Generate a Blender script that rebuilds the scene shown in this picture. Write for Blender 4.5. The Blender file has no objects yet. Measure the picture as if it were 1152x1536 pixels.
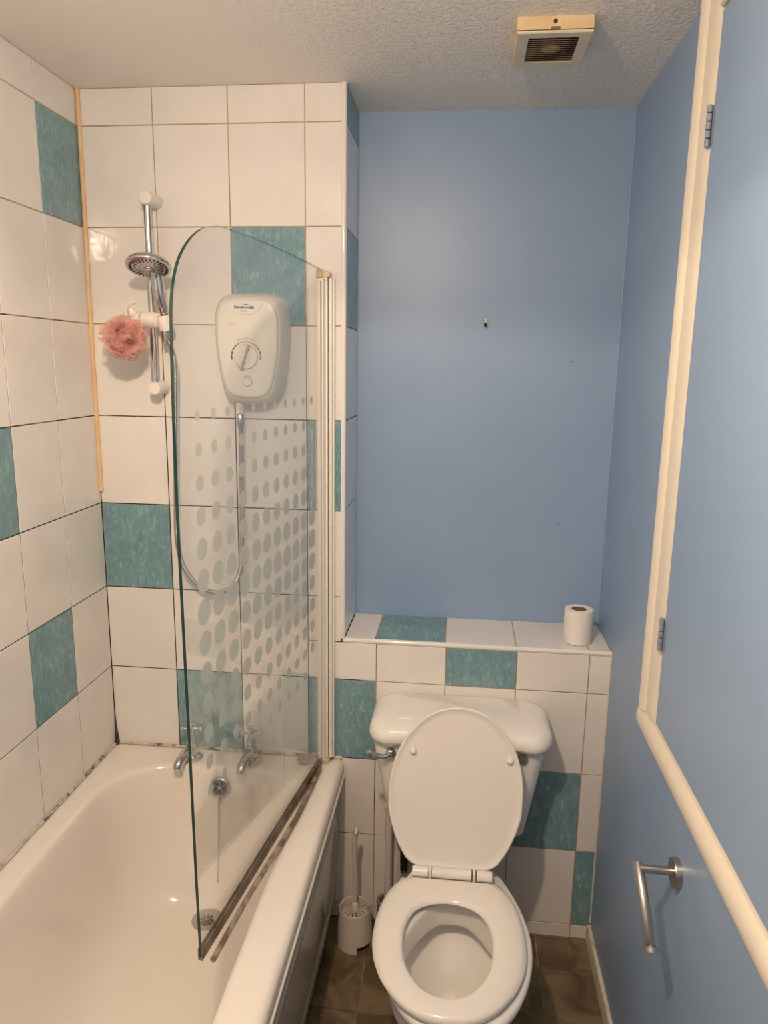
import bpy, math, random
from mathutils import Vector, Matrix, Quaternion, noise
random.seed(7)
C = bpy.context.scene.collection
PI = math.pi

# ------------------------------------------------------------------ camera
XL, W, D, XE = -0.203, 1.259, 0.225, 0.5055      # left wall, right wall, niche depth, boxed corner
CEIL, LEDGE, YB = 2.385, 0.9206, -2.35           # ceiling, ledge top, wall behind the camera
yaw, pit, rol = -0.10463, -0.19921, 0.01468
cam_d = bpy.data.cameras.new('camera'); cam = bpy.data.objects.new('camera', cam_d); C.objects.link(cam)
_f = Vector((math.sin(yaw)*math.cos(pit), math.cos(yaw)*math.cos(pit), math.sin(pit)))
_r = Vector((math.cos(yaw), -math.sin(yaw), 0)); _u = _r.cross(_f)
_r2 = _r*math.cos(rol)+_u*math.sin(rol); _u2 = -_r*math.sin(rol)+_u*math.cos(rol)
cam.matrix_world = Matrix(((_r2.x, _u2.x, -_f.x, 0.8233), (_r2.y, _u2.y, -_f.y, -1.9741), (_r2.z, _u2.z, -_f.z, 1.6978), (0, 0, 0, 1)))
cam_d.sensor_fit = 'VERTICAL'; cam_d.sensor_height = 24; cam_d.lens = 1098.1/1536*24; cam_d.clip_start = 0.02
bpy.context.scene.camera = cam

# ------------------------------------------------------------------ world, lamps, exposure
wd = bpy.data.worlds.new('world'); bpy.context.scene.world = wd; wd.use_nodes = True
wd.node_tree.nodes['Background'].inputs[0].default_value = (0.9, 0.85, 0.8, 1)
wd.node_tree.nodes['Background'].inputs[1].default_value = 0.1
vs = bpy.context.scene.view_settings
vs.view_transform = 'Standard'; vs.look = 'None'; vs.gamma = 1; vs.use_curve_mapping = False
vs.exposure = 0.92
LAMP_COL = (1.0, 0.75, 0.53)
LAMPS = [((0.53, -1.50, 2.235), 19.0)]          # one ceiling lamp: bare glow all round ...
for i, (loc, pw) in enumerate(LAMPS):
    ld = bpy.data.lights.new('bulb_light', 'POINT'); ld.energy = pw; ld.color = LAMP_COL; ld.shadow_soft_size = 0.03
    lo = bpy.data.objects.new('bulb_light', ld); lo.location = loc; C.objects.link(lo)

# ... and the brighter open bottom of its shade
sd = bpy.data.lights.new('shade_opening_light', 'SPOT'); sd.energy = 13.0; sd.color = LAMP_COL; sd.shadow_soft_size = 0.03
sd.spot_size = math.radians(157); sd.spot_blend = 0.10
so = bpy.data.objects.new('shade_opening_light', sd); so.location = LAMPS[0][0]; C.objects.link(so)

# ------------------------------------------------------------------ materials
def new_mat(name):
    m = bpy.data.materials.new(name); m.use_nodes = True
    nt = m.node_tree; b = nt.nodes['Principled BSDF']
    return m, nt, b
def N(nt, t, **kw):
    n = nt.nodes.new(t)
    for k, v in kw.items():
        if k in n.inputs: n.inputs[k].default_value = v
        else: setattr(n, k, v)
    return n
def coords(nt, kind='Object', rnd=False, scale=(1, 1, 1)):
    tc = N(nt, 'ShaderNodeTexCoord'); out = tc.outputs[kind]
    if kind == 'World':
        pass
    if rnd:
        oi = N(nt, 'ShaderNodeObjectInfo'); mu = N(nt, 'ShaderNodeMath', operation='MULTIPLY'); mu.inputs[1].default_value = 37.0
        nt.links.new(oi.outputs['Random'], mu.inputs[0])
        va = N(nt, 'ShaderNodeVectorMath', operation='ADD'); nt.links.new(out, va.inputs[0]); nt.links.new(mu.outputs[0], va.inputs[1]); out = va.outputs[0]
    mp = N(nt, 'ShaderNodeMapping'); mp.inputs['Scale'].default_value = scale; nt.links.new(out, mp.inputs[0])
    return mp.outputs[0]
def noise_tex(nt, vec, scale, detail=3, rough=.5, dist=0):
    n = N(nt, 'ShaderNodeTexNoise'); n.inputs['Scale'].default_value = scale; n.inputs['Detail'].default_value = detail
    n.inputs['Roughness'].default_value = rough; n.inputs['Distortion'].default_value = dist; nt.links.new(vec, n.inputs['Vector'])
    return n.outputs['Fac']
def ramp(nt, fac, stops):
    r = N(nt, 'ShaderNodeValToRGB'); nt.links.new(fac, r.inputs[0]); e = r.color_ramp.elements
    e[0].position, e[0].color = stops[0][0], (*stops[0][1], 1); e[1].position, e[1].color = stops[-1][0], (*stops[-1][1], 1)
    for p_, c_ in stops[1:-1]:
        q = e.new(p_); q.color = (*c_, 1)
    return r.outputs[0]
def bump(nt, b, fac, strength, dist=.001, prev=None):
    n = N(nt, 'ShaderNodeBump'); n.inputs['Strength'].default_value = strength; n.inputs['Distance'].default_value = dist
    nt.links.new(fac, n.inputs['Height'])
    if prev: nt.links.new(prev, n.inputs['Normal'])
    nt.links.new(n.outputs[0], b.inputs['Normal']); return n.outputs[0]
def simple(name, col, rough=.4, metal=0, spec=.5, vary=.04, bs=0, bd=.0005, coat=0, nscale=30):
    m, nt, b = new_mat(name)
    v = coords(nt); f = noise_tex(nt, v, nscale, 3)
    lo = tuple(max(0, c*(1-vary)) for c in col); hi = tuple(min(1, c*(1+vary)) for c in col)
    nt.links.new(ramp(nt, f, [(.3, lo), (.7, hi)]), b.inputs['Base Color'])
    b.inputs['Roughness'].default_value = rough; b.inputs['Metallic'].default_value = metal
    b.inputs['Specular IOR Level'].default_value = spec; b.inputs['Coat Weight'].default_value = coat; b.inputs['Coat Roughness'].default_value = .05
    if bs: bump(nt, b, noise_tex(nt, v, nscale*8, 2), bs, bd)
    return m

M = {}
def tile_white():
    m, nt, b = new_mat('white_glazed_tile'); v = coords(nt, rnd=True)
    nt.links.new(ramp(nt, noise_tex(nt, v, 9, 2), [(.3, (.755, .735, .715)), (.7, (.80, .785, .765))]), b.inputs['Base Color'])
    b.inputs['Roughness'].default_value = .07
    vs_ = coords(nt, rnd=True, scale=(1, .35, 1))
    n1 = bump(nt, b, noise_tex(nt, v, 17, 1.5), .5, .0024)
    bump(nt, b, noise_tex(nt, vs_, 60, 1, dist=.6), .16, .0006, n1)
    return m
def tile_teal():
    m, nt, b = new_mat('teal_marbled_tile'); v = coords(nt, rnd=True); v2 = coords(nt, rnd=True, scale=(1, .3, 1))
    vein = ramp(nt, noise_tex(nt, v2, 105, 8, .80, 1.1), [(.30, (.14, .26, .31)), (.50, (.18, .325, .375)), (.60, (.26, .42, .46)), (.67, (.60, .71, .72))])
    cl = ramp(nt, noise_tex(nt, v, 16, 4, .6), [(.3, (.80, .85, .85)), (.7, (1.1, 1.1, 1.1))])
    mx = N(nt, 'ShaderNodeMix', data_type='RGBA', blend_type='MULTIPLY'); mx.inputs[0].default_value = 1
    nt.links.new(vein, mx.inputs[6]); nt.links.new(cl, mx.inputs[7]); nt.links.new(mx.outputs[2], b.inputs['Base Color'])
    b.inputs['Roughness'].default_value = .22
    n1 = bump(nt, b, noise_tex(nt, v, 14, 1), .25, .0015)
    bump(nt, b, noise_tex(nt, v2, 70, 4, .7, .9), .25, .0005, n1)
    return m
def grout():
    m, nt, b = new_mat('stained_grout')
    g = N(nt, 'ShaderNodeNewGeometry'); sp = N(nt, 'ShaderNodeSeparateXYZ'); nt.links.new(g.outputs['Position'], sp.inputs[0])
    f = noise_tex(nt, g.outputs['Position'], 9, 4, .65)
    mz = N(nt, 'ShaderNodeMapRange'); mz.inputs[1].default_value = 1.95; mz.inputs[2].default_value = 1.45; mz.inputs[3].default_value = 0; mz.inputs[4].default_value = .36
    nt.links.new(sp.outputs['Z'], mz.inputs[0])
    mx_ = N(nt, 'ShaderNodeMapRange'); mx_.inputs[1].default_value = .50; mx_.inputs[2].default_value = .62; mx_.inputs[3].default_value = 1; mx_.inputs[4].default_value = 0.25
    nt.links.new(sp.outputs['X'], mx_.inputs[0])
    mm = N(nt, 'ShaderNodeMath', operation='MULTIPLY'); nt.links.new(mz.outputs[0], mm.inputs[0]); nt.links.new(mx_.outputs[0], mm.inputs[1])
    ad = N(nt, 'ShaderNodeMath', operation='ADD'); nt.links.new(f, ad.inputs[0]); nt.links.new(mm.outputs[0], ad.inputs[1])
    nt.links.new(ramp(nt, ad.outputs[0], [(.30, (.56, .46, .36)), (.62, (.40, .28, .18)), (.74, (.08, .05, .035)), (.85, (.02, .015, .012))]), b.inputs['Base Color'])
    b.inputs['Roughness'].default_value = .85
    return m
def paint_blue():
    m, nt, b = new_mat('blue_satin_wall_paint'); v = coords(nt); v2 = coords(nt, scale=(1, 1, .12))
    nt.links.new(ramp(nt, noise_tex(nt, v, 5, 4), [(.3, (.255, .375, .575)), (.7, (.275, .40, .60))]), b.inputs['Base Color'])
    b.inputs['Roughness'].default_value = .38
    n1 = bump(nt, b, noise_tex(nt, v2, 150, 3), .35, .0006)
    bump(nt, b, noise_tex(nt, v, 260, 2), .25, .0004, n1)
    return m
def ceiling_mat():
    m, nt, b = new_mat('stippled_ceiling_paint'); v = coords(nt)
    b.inputs['Base Color'].default_value = (.90, .87, .82, 1); b.inputs['Roughness'].default_value = .55
    g = N(nt, 'ShaderNodeNewGeometry'); sp = N(nt, 'ShaderNodeSeparateXYZ'); nt.links.new(g.outputs['Position'], sp.inputs[0])
    mr = N(nt, 'ShaderNodeMapRange'); mr.inputs[1].default_value = .3; mr.inputs[2].default_value = .62; mr.inputs[3].default_value = .16; mr.inputs[4].default_value = 1
    nt.links.new(sp.outputs['X'], mr.inputs[0])
    f = noise_tex(nt, v, 85, 4, .6, .5); rr = ramp(nt, f, [(.42, (0, 0, 0)), (.62, (1, 1, 1))])
    mu = N(nt, 'ShaderNodeMath', operation='MULTIPLY'); nt.links.new(rr, mu.inputs[0]); nt.links.new(mr.outputs[0], mu.inputs[1])
    bump(nt, b, mu.outputs[0], .8, .0035)
    return m
def floor_tile():
    m, nt, b = new_mat('brown_slate_floor_tile'); v = coords(nt, rnd=True)
    c = ramp(nt, noise_tex(nt, v, 7, 7, .62, 1.2), [(.28, (.06, .042, .023)), (.45, (.13, .094, .054)), (.6, (.23, .17, .10)), (.75, (.15, .12, .08))])
    nt.links.new(c, b.inputs['Base Color']); b.inputs['Roughness'].default_value = .42
    bump(nt, b, noise_tex(nt, v, 12, 6, .65, .6), .5, .002)
    return m
def glass_mat():
    m = bpy.data.materials.new('clear_screen_glass'); m.use_nodes = True; nt = m.node_tree; nt.nodes.clear()
    o = N(nt, 'ShaderNodeOutputMaterial'); g = N(nt, 'ShaderNodeNewGeometry')
    ior = N(nt, 'ShaderNodeMapRange'); ior.inputs[1].default_value = 0; ior.inputs[2].default_value = 1; ior.inputs[3].default_value = 1.5; ior.inputs[4].default_value = 1/1.5
    nt.links.new(g.outputs['Backfacing'], ior.inputs[0])
    fr = N(nt, 'ShaderNodeFresnel'); nt.links.new(ior.outputs[0], fr.inputs[0])
    tr = N(nt, 'ShaderNodeBsdfTransparent'); tr.inputs[0].default_value = (.985, .99, .984, 1)
    gl = N(nt, 'ShaderNodeBsdfGlossy'); gl.inputs['Roughness'].default_value = .0; gl.inputs[0].default_value = (1, 1, 1, 1)
    mx = N(nt, 'ShaderNodeMixShader'); nt.links.new(fr.outputs[0], mx.inputs[0]); nt.links.new(tr.outputs[0], mx.inputs[1]); nt.links.new(gl.outputs[0], mx.inputs[2])
    # faint soap film
    df = N(nt, 'ShaderNodeBsdfDiffuse'); df.inputs[0].default_value = (.75, .75, .72, 1)
    m2 = N(nt, 'ShaderNodeMixShader'); tcv = coords(nt); mr = N(nt, 'ShaderNodeMapRange'); mr.inputs[1].default_value = .35; mr.inputs[2].default_value = .75; mr.inputs[3].default_value = .01; mr.inputs[4].default_value = .035
    nt.links.new(noise_tex(nt, tcv, 6, 4), mr.inputs[0]); nt.links.new(mr.outputs[0], m2.inputs[0]); nt.links.new(mx.outputs[0], m2.inputs[1]); nt.links.new(df.outputs[0], m2.inputs[2])
    nt.links.new(m2.outputs[0], o.inputs[0]); return m
def thin(name, col, alpha, rough=.5, trans=0, low=None):
    """a see-through skin: diffuse/translucent over transparent"""
    m = bpy.data.materials.new(name); m.use_nodes = True; nt = m.node_tree; nt.nodes.clear()
    o = N(nt, 'ShaderNodeOutputMaterial'); tr = N(nt, 'ShaderNodeBsdfTransparent'); d = N(nt, 'ShaderNodeBsdfPrincipled')
    d.inputs['Roughness'].default_value = rough
    v = coords(nt); nt.links.new(ramp(nt, noise_tex(nt, v, 25, 3), [(.42, low), (.60, col)] if low else [(.3, tuple(c*.93 for c in col)), (.7, col)]), d.inputs['Base Color'])
    src = d.outputs[0]
    if trans:
        tl = N(nt, 'ShaderNodeBsdfTranslucent'); tl.inputs[0].default_value = (*col, 1)
        mt = N(nt, 'ShaderNodeMixShader'); mt.inputs[0].default_value = trans; nt.links.new(src, mt.inputs[1]); nt.links.new(tl.outputs[0], mt.inputs[2]); src = mt.outputs[0]
    mx = N(nt, 'ShaderNodeMixShader'); mx.inputs[0].default_value = alpha
    nt.links.new(tr.outputs[0], mx.inputs[1]); nt.links.new(src, mx.inputs[2]); nt.links.new(mx.outputs[0], o.inputs[0]); return m
def stained(name, base, dirt, lo, hi, scale=14, rough=.4, stretch=(1, 1, 1), bs=0):
    m, nt, b = new_mat(name); v = coords(nt, scale=stretch)
    nt.links.new(ramp(nt, noise_tex(nt, v, scale, 5, .65, .4), [(lo, base), (hi, dirt)]), b.inputs['Base Color'])
    b.inputs['Roughness'].default_value = rough
    if bs: bump(nt, b, noise_tex(nt, v, scale*4, 3), bs, .0008)
    return m
M['tile'] = tile_white(); M['teal'] = tile_teal(); M['grout'] = grout(); M['blue'] = paint_blue(); M['ceiling'] = ceiling_mat()
M['floor'] = floor_tile(); M['glass'] = glass_mat()
M['porcelain'] = simple('white_porcelain', (.82, .805, .78), .04, vary=.015)
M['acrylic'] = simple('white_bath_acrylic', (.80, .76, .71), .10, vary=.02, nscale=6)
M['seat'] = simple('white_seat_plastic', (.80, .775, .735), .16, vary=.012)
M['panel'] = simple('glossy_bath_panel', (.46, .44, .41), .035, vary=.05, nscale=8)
M['plastic'] = simple('white_plastic', (.78, .76, .73), .28, vary=.02)
M['heater'] = simple('ageing_cream_plastic', (.73, .70, .625), .25, vary=.03)
M['heater_side'] = simple('cream_casing_plastic', (.66, .635, .565), .3, vary=.03)
M['chrome'] = simple('chrome', (.58, .58, .58), .09, metal=1, vary=.03)
M['dull_chrome'] = simple('worn_chrome', (.55, .55, .55), .22, metal=1, vary=.12, nscale=60)
M['steel'] = simple('brushed_steel', (.50, .47, .44), .30, metal=1, vary=.05)
M['wood_trim'] = simple('cream_gloss_paint', (.80, .74, .63), .3, vary=.02, bs=.2)
M['black'] = simple('black_rubber', (.012, .012, .012), .4, vary=.2)
M['navy'] = simple('navy_print', (.02, .03, .10), .5, vary=.02)
M['red'] = simple('red_print', (.42, .035, .04), .5, vary=.02)
M['grey_mark'] = simple('grey_print', (.30, .27, .24), .5, vary=.02)
M['badge'] = simple('badge_white', (.74, .72, .69), .3, vary=.01)
M['knob_clear'] = simple('grey_knob_plastic', (.66, .63, .58), .15, vary=.02)
M['bar_grey'] = simple('grey_pointer_plastic', (.42, .40, .37), .25, vary=.03)
M['rail_cream'] = simple('cream_enamelled_profile', (.84, .81, .74), .3, vary=.02)
M['rail_grey'] = simple('pale_grey_profile', (.72, .70, .66), .3, vary=.02)
M['cap_yellow'] = simple('yellowed_plastic_cap', (.62, .50, .30), .4, vary=.05)
M['sealant'] = stained('yellowed_sealant', (.78, .60, .38), (.70, .42, .20), .35, .7, 12, .5)
M['bead_white'] = stained('white_sealant_with_mould', (.62, .55, .47), (.03, .02, .015), .50, .60, 22, .5)
M['mould'] = stained('black_mould', (.02, .017, .014), (.07, .055, .045), .3, .7, 80, .8)
M['dirty_seal'] = thin('grimy_clear_seal', (.32, .24, .16), .68, .3, 0, (.14, .095, .06))
M['tube_seal'] = thin('clear_brown_stained_seal', (.46, .37, .27), .60, .2, 0, (.20, .13, .08))
M['frost'] = thin('frosted_dot', (.66, .70, .64), .60, .45)
M['edge'] = simple('green_glass_edge', (.003, .030, .027), .08, vary=.5, nscale=9)
M['pink'] = thin('pink_nylon_mesh', (1.0, .70, .65), .46, .5, .6)
M['paper'] = simple('tissue_paper', (.84, .82, .79), .95, vary=.01, bs=.5, bd=.0006, nscale=60)
M['door_wood'] = simple('stained_door_wood', (.30, .20, .12), .4, vary=.15)
M['card'] = simple('brown_cardboard', (.22, .15, .09), .9, vary=.08)
M['vent_body'] = stained('yellowed_vent_plastic', (.66, .61, .50), (.60, .50, .34), .4, .7, 12, .45)
M['vent_side'] = stained('nicotine_yellow_plastic', (.64, .48, .27), (.74, .64, .46), .45, .75, 22, .5)
M['slat'] = stained('dusty_slat', (.20, .14, .085), (.40, .33, .24), .4, .7, 60, .8)
M['dark'] = simple('dark_recess', (.03, .022, .016), .9)
M['brass'] = simple('brass', (.55, .38, .15), .35, metal=1, vary=.1)
M['hinge'] = simple('painted_over_hinge', (.22, .27, .36), .45, vary=.15, nscale=90)
M['skirt'] = stained('chipped_white_gloss', (.68, .64, .57), (.35, .28, .2), .55, .78, 30, .45, bs=.3)
M['brush_white'] = simple('soft_white_plastic', (.72, .68, .63), .35, vary=.02)
M['bristle'] = simple('white_bristles', (.50, .46, .40), .8, vary=.1, nscale=200)
M['grey_plastic'] = simple('grey_plastic', (.22, .20, .18), .5, vary=.06)
M['plug'] = simple('grey_rubber', (.20, .18, .16), .6, vary=.06)
M['water'] = simple('bowl_water', (.50, .45, .38), .02, vary=.02)
M['scale'] = stained('scale_stain', (.42, .30, .18), (.62, .54, .44), .4, .6, 200, .6)
M['lamp_glass'] = new_mat('lamp_glass')[0]
_b = M['lamp_glass'].node_tree.nodes['Principled BSDF']; _b.inputs['Emission Color'].default_value = (1, .85, .65, 1); _b.inputs['Emission Strength'].default_value = 4

# ------------------------------------------------------------------ mesh helpers
WL = {}                                              # world location of every object (no parent is rotated)
def empty(name, loc, label=None, cat=None, group=None, kind=None):
    o = bpy.data.objects.new(name, None); C.objects.link(o); o.location = loc; o.empty_display_size = .02
    WL[o.name] = Vector(loc); tag(o, label, cat, group, kind); return o
def tag(o, label=None, cat=None, group=None, kind=None):
    if label: o['label'] = label
    if cat: o['category'] = cat
    if group: o['group'] = group
    if kind: o['kind'] = kind
    return o
def add(name, geo, mat, parent=None, smooth=35, mesh_mats=None, midx=None):
    vs_, fs = geo
    vs_ = [Vector(v) for v in vs_]
    lo = Vector((min(v.x for v in vs_), min(v.y for v in vs_), min(v.z for v in vs_)))
    hi = Vector((max(v.x for v in vs_), max(v.y for v in vs_), max(v.z for v in vs_)))
    c = Vector(((lo.x+hi.x)/2, (lo.y+hi.y)/2, lo.z))
    me = bpy.data.meshes.new(name); me.from_pydata([v-c for v in vs_], [], fs)
    for m_ in (mesh_mats or [mat]): me.materials.append(m_)
    if midx:
        for p_, i_ in zip(me.polygons, midx): p_.material_index = i_
    if smooth:
        me.shade_smooth(); me.set_sharp_from_angle(angle=math.radians(smooth))
    me.update()
    o = bpy.data.objects.new(name, me); C.objects.link(o); WL[o.name] = c
    if parent is not None:
        o.parent = parent; o.location = c-WL[parent.name]
    else: o.location = c
    return o
def struct(name, geo, mat, smooth=0, label=None):
    o = add(name, geo, mat, None, smooth); o['kind'] = 'structure'
    if label: o['label'] = label
    return o
def join(*geos):
    V, F = [], []
    for v, f in geos:
        k = len(V); V += list(v); F += [tuple(i+k for i in q) for q in f]
    return V, F
def box(x0, x1, y0, y1, z0, z1):
    v = [(x, y, z) for z in (z0, z1) for y in (y0, y1) for x in (x0, x1)]
    return v, [(0, 2, 3, 1), (4, 5, 7, 6), (0, 1, 5, 4), (2, 6, 7, 3), (0, 4, 6, 2), (1, 3, 7, 5)]
def loft(loops, cap0=True, cap1=True, closed=True):
    n = len(loops[0]); V = [p_ for l in loops for p_ in l]; F = []
    for k in range(len(loops)-1):
        for i in range(n if closed else n-1):
            j = (i+1) % n; F.append((k*n+i, k*n+j, (k+1)*n+j, (k+1)*n+i))
    if cap0: F.append(tuple(reversed(range(n))))
    if cap1: F.append(tuple((len(loops)-1)*n+i for i in range(n)))
    return V, F
def bbox(x0, x1, y0, y1, z0, z1, b=.003):
    """box with chamfered edges (all twelve)"""
    def lp(z, i):
        X0, X1, Y0, Y1 = x0+i, x1-i, y0+i, y1-i
        return [(X0+b, Y0, z), (X1-b, Y0, z), (X1, Y0+b, z), (X1, Y1-b, z), (X1-b, Y1, z), (X0+b, Y1, z), (X0, Y1-b, z), (X0, Y0+b, z)]
    return loft([lp(z0, b), lp(z0+b, 0), lp(z1-b, 0), lp(z1, b)])
def basis(d):
    d = Vector(d).normalized(); a = Vector((0, 0, 1)) if abs(d.z) < .95 else Vector((1, 0, 0))
    u = d.cross(a).normalized(); return u, d.cross(u).normalized(), d
def lathe(prof, org, axis=(0, 0, 1), n=32, cap0=True, cap1=True, a0=0):
    u, w, d = basis(axis); org = Vector(org)
    # u x w = d keeps the winding outward for profiles that run along +axis
    loops = [[org+d*h+(u*math.cos(a0+2*PI*i/n)+w*math.sin(a0+2*PI*i/n))*max(r, 1e-5) for i in range(n)] for r, h in prof]
    return loft(loops, cap0, cap1)
def cyl(p0, p1, r, n=20, b=0):
    p0, p1 = Vector(p0), Vector(p1); L = (p1-p0).length
    pr = [(r, 0), (r, L)] if not b else [(r-b, 0), (r, b), (r, L-b), (r-b, L)]
    return lathe(pr, p0, p1-p0, n)
def tube(path, rad, n=12, caps=True):
    P = [Vector(p_) for p_ in path]; loops = []; u = None
    for i, p_ in enumerate(P):
        t = (P[min(i+1, len(P)-1)]-P[max(i-1, 0)]).normalized()
        if u is None: u = basis(t)[0]
        u = (u-t*u.dot(t)).normalized(); w = t.cross(u)
        r = rad(i/(len(P)-1)) if callable(rad) else (rad[i] if isinstance(rad, (list, tuple)) else rad)
        loops.append([p_+(u*math.cos(2*PI*k/n)+w*math.sin(2*PI*k/n))*r for k in range(n)])
    return loft(loops, caps, caps)
def spline(pts, m=8, closed=False):
    P = [Vector(p_) for p_ in pts]; n = len(P); out = []
    rng = range(n if closed else n-1)
    for i in rng:
        if closed: a, b, c, d = P[(i-1) % n], P[i], P[(i+1) % n], P[(i+2) % n]
        else: a, b, c, d = P[max(i-1, 0)], P[i], P[i+1], P[min(i+2, n-1)]
        for k in range(m):
            t = k/m; out.append(.5*((2*b)+(c-a)*t+(2*a-5*b+4*c-d)*t*t+(3*b-a-3*c+d)*t**3))
    if not closed: out.append(P[-1])
    return out
def sphere(c, r, n=16, sz=1):
    return lathe([(r*math.sin(PI*k/n), -r*sz*math.cos(PI*k/n)) for k in range(n+1)], c, (0, 0, 1), n*2, False, False)
def rrect(x0, x1, y0, y1, z, r, n=8):
    """rounded rectangle, counter-clockwise from above; r = radii (x0y0, x1y0, x1y1, x0y1)"""
    if not isinstance(r, (list, tuple)): r = [r]*4
    out = []
    for (cx, cy, a0), q in zip([(x0, y0, PI), (x1, y0, 1.5*PI), (x1, y1, 0), (x0, y1, .5*PI)], r):
        sx = 1 if cx == x0 else -1; sy = 1 if cy == y0 else -1
        for k in range(n+1):
            a = a0+(PI/2)*k/n; out.append((cx+sx*q+q*math.cos(a), cy+sy*q+q*math.sin(a), z))
    # long sides subdivided so that lofts stay even
    res = []
    for i, p_ in enumerate(out):
        res.append(p_); q = out[(i+1) % len(out)]
        if (i+1) % (n+1) == 0:
            for k in range(1, 6): res.append(tuple(p_[j]+(q[j]-p_[j])*k/6 for j in range(3)))
    return res

# ------------------------------------------------------------------ room shell
GAP = .0029
walls = {}
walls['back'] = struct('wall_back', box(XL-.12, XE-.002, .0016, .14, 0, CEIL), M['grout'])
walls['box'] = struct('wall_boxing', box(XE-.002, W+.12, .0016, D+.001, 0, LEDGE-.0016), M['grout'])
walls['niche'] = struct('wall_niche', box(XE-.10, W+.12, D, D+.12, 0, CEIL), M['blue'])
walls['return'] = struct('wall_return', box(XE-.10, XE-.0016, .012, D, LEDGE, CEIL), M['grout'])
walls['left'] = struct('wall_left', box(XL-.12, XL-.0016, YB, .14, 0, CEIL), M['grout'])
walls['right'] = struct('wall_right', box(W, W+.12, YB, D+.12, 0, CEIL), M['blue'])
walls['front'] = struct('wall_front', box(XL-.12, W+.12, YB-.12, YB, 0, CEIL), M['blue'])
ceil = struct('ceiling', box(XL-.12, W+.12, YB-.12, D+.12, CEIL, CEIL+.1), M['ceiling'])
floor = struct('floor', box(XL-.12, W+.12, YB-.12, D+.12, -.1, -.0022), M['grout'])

# tiles: each its own object, geometry shared between tiles of one size
tile_cache = {}
def tile_mesh(w, h, mat, th=.006, ch=.0009):
    key = (round(w, 4), round(h, 4), mat.name, th)
    if key not in tile_cache:
        def lp(z, i): return [(-w/2+i, -h/2+i, z), (w/2-i, -h/2+i, z), (w/2-i, h/2-i, z), (-w/2+i, h/2-i, z)]
        v, f = loft([lp(-th, 0), lp(-ch, 0), lp(-ch*.3, ch*.35), lp(0, ch)])
        me = bpy.data.meshes.new('tile'); me.from_pydata(v, [], f); me.materials.append(mat)
        tile_cache[key] = me
    return tile_cache[key]
ROT = {'-y': Matrix(((1, 0, 0), (0, 0, -1), (0, 1, 0))), '+x': Matrix(((0, 0, 1), (1, 0, 0), (0, 1, 0))), '+z': Matrix.Identity(3)}
def put_tile(parent, u0, u1, v0, v1, face, plane, teal, kind='tile', mat=None, jit=.0006):
    w, h = u1-u0-GAP, v1-v0-GAP
    if w < .004 or h < .004: return
    m = mat or (M['teal'] if teal else M['tile'])
    o = bpy.data.objects.new(kind, tile_mesh(w, h, m)); C.objects.link(o)
    cu, cv = (u0+u1)/2, (v0+v1)/2; pl = plane
    loc = {'-y': Vector((cu, pl, cv)), '+x': Vector((pl, cu, cv)), '+z': Vector((cu, cv, pl))}[face]
    q = ROT[face].to_4x4() @ Matrix.Rotation(random.uniform(-jit, jit), 4, 'X') @ Matrix.Rotation(random.uniform(-jit, jit), 4, 'Y')
    o.parent = parent; o.location = loc-WL[parent.name]; o.rotation_euler = q.to_euler(); WL[o.name] = loc
    if teal: o['label'] = 'teal marbled tile'
rows = [(2.545-.25*k) for k in range(0, 11)]          # joint heights z
colsB = [XL, 0, .2, .4, XE-.0075]
tealB = {(2, 2), (0, 5), (1, 7), (3, 4), (3, 7)}      # (column, row above joint k+1 .. ) row k spans joint k -> k+1
for k in range(0, 8):
    z1, z0 = min(rows[k], CEIL), rows[k+1]
    for c in range(4):
        if c == 3 and k == 6:
            put_tile(walls['back'], .4, XE-.0075, LEDGE-.0108, z1, '-y', 0, False)
            put_tile(walls['box'], .4, .6, z0, LEDGE-.0108, '-y', 0, False)
        elif c == 3 and k == 7: put_tile(walls['box'], .4, .6, z0, z1, '-y', 0, True)
        else: put_tile(walls['back'], colsB[c], colsB[c+1], z0, z1, '-y', 0, (c, k) in tealB)
# lower wall behind toilet
colsL = [.5, .6, .8, 1.0, 1.2, W]
for k in range(6, 11):
    z1 = min(rows[k], LEDGE-.011); z0 = rows[k+1] if k < 10 else 0
    for c in range(1 if k < 8 else 0, 5):
        u0 = XE-.06 if (c == 0) else colsL[c]
        put_tile(walls['box'], u0, colsL[c+1], z0, z1, '-y', 0, (c, k) in {(0, 7), (2, 6), (3, 8), (4, 9)})
# ledge, niche return, left wall
for a, b, t in [(XE, .595, 0), (.595, .796, 1), (.796, .997, 0), (.997, 1.198, 0), (1.198, W, 0)]:
    put_tile(walls['box'], a, b, .012, D, '+z', LEDGE, t)
for k in range(0, 7):
    put_tile(walls['return'], .012, D, max(rows[k+1], LEDGE+.001), min(rows[k], CEIL), '+x', XE, k in (0, 2))
ys = [0, -.1956, -.395, -.595, -.795, -.995, -1.195, -1.395, -1.595, -1.72]
for k in range(0, 8):
    for c in range(9):
        put_tile(walls['left'], ys[c+1], ys[c], rows[k+1], min(rows[k], CEIL), '+x', XL, (c, k) in {(0, 1), (1, 6), (2, 4), (4, 2), (5, 6), (7, 4)})
# the untiled end of the left wall
struct('trim_7', box(XL-.002, XL+.004, YB, -1.722, 0, CEIL), M['blue'])
# quadrant edging strips
struct('trim_1', tube([(XE-.0055, .0055, LEDGE+.001), (XE-.0055, .0055, CEIL)], .0078, 14), M['tile'], 40)
struct('trim_2', tube([(XE-.004, .0062, LEDGE-.0055), (W, .0062, LEDGE-.0055)], .0078, 14), M['tile'], 40)
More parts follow.
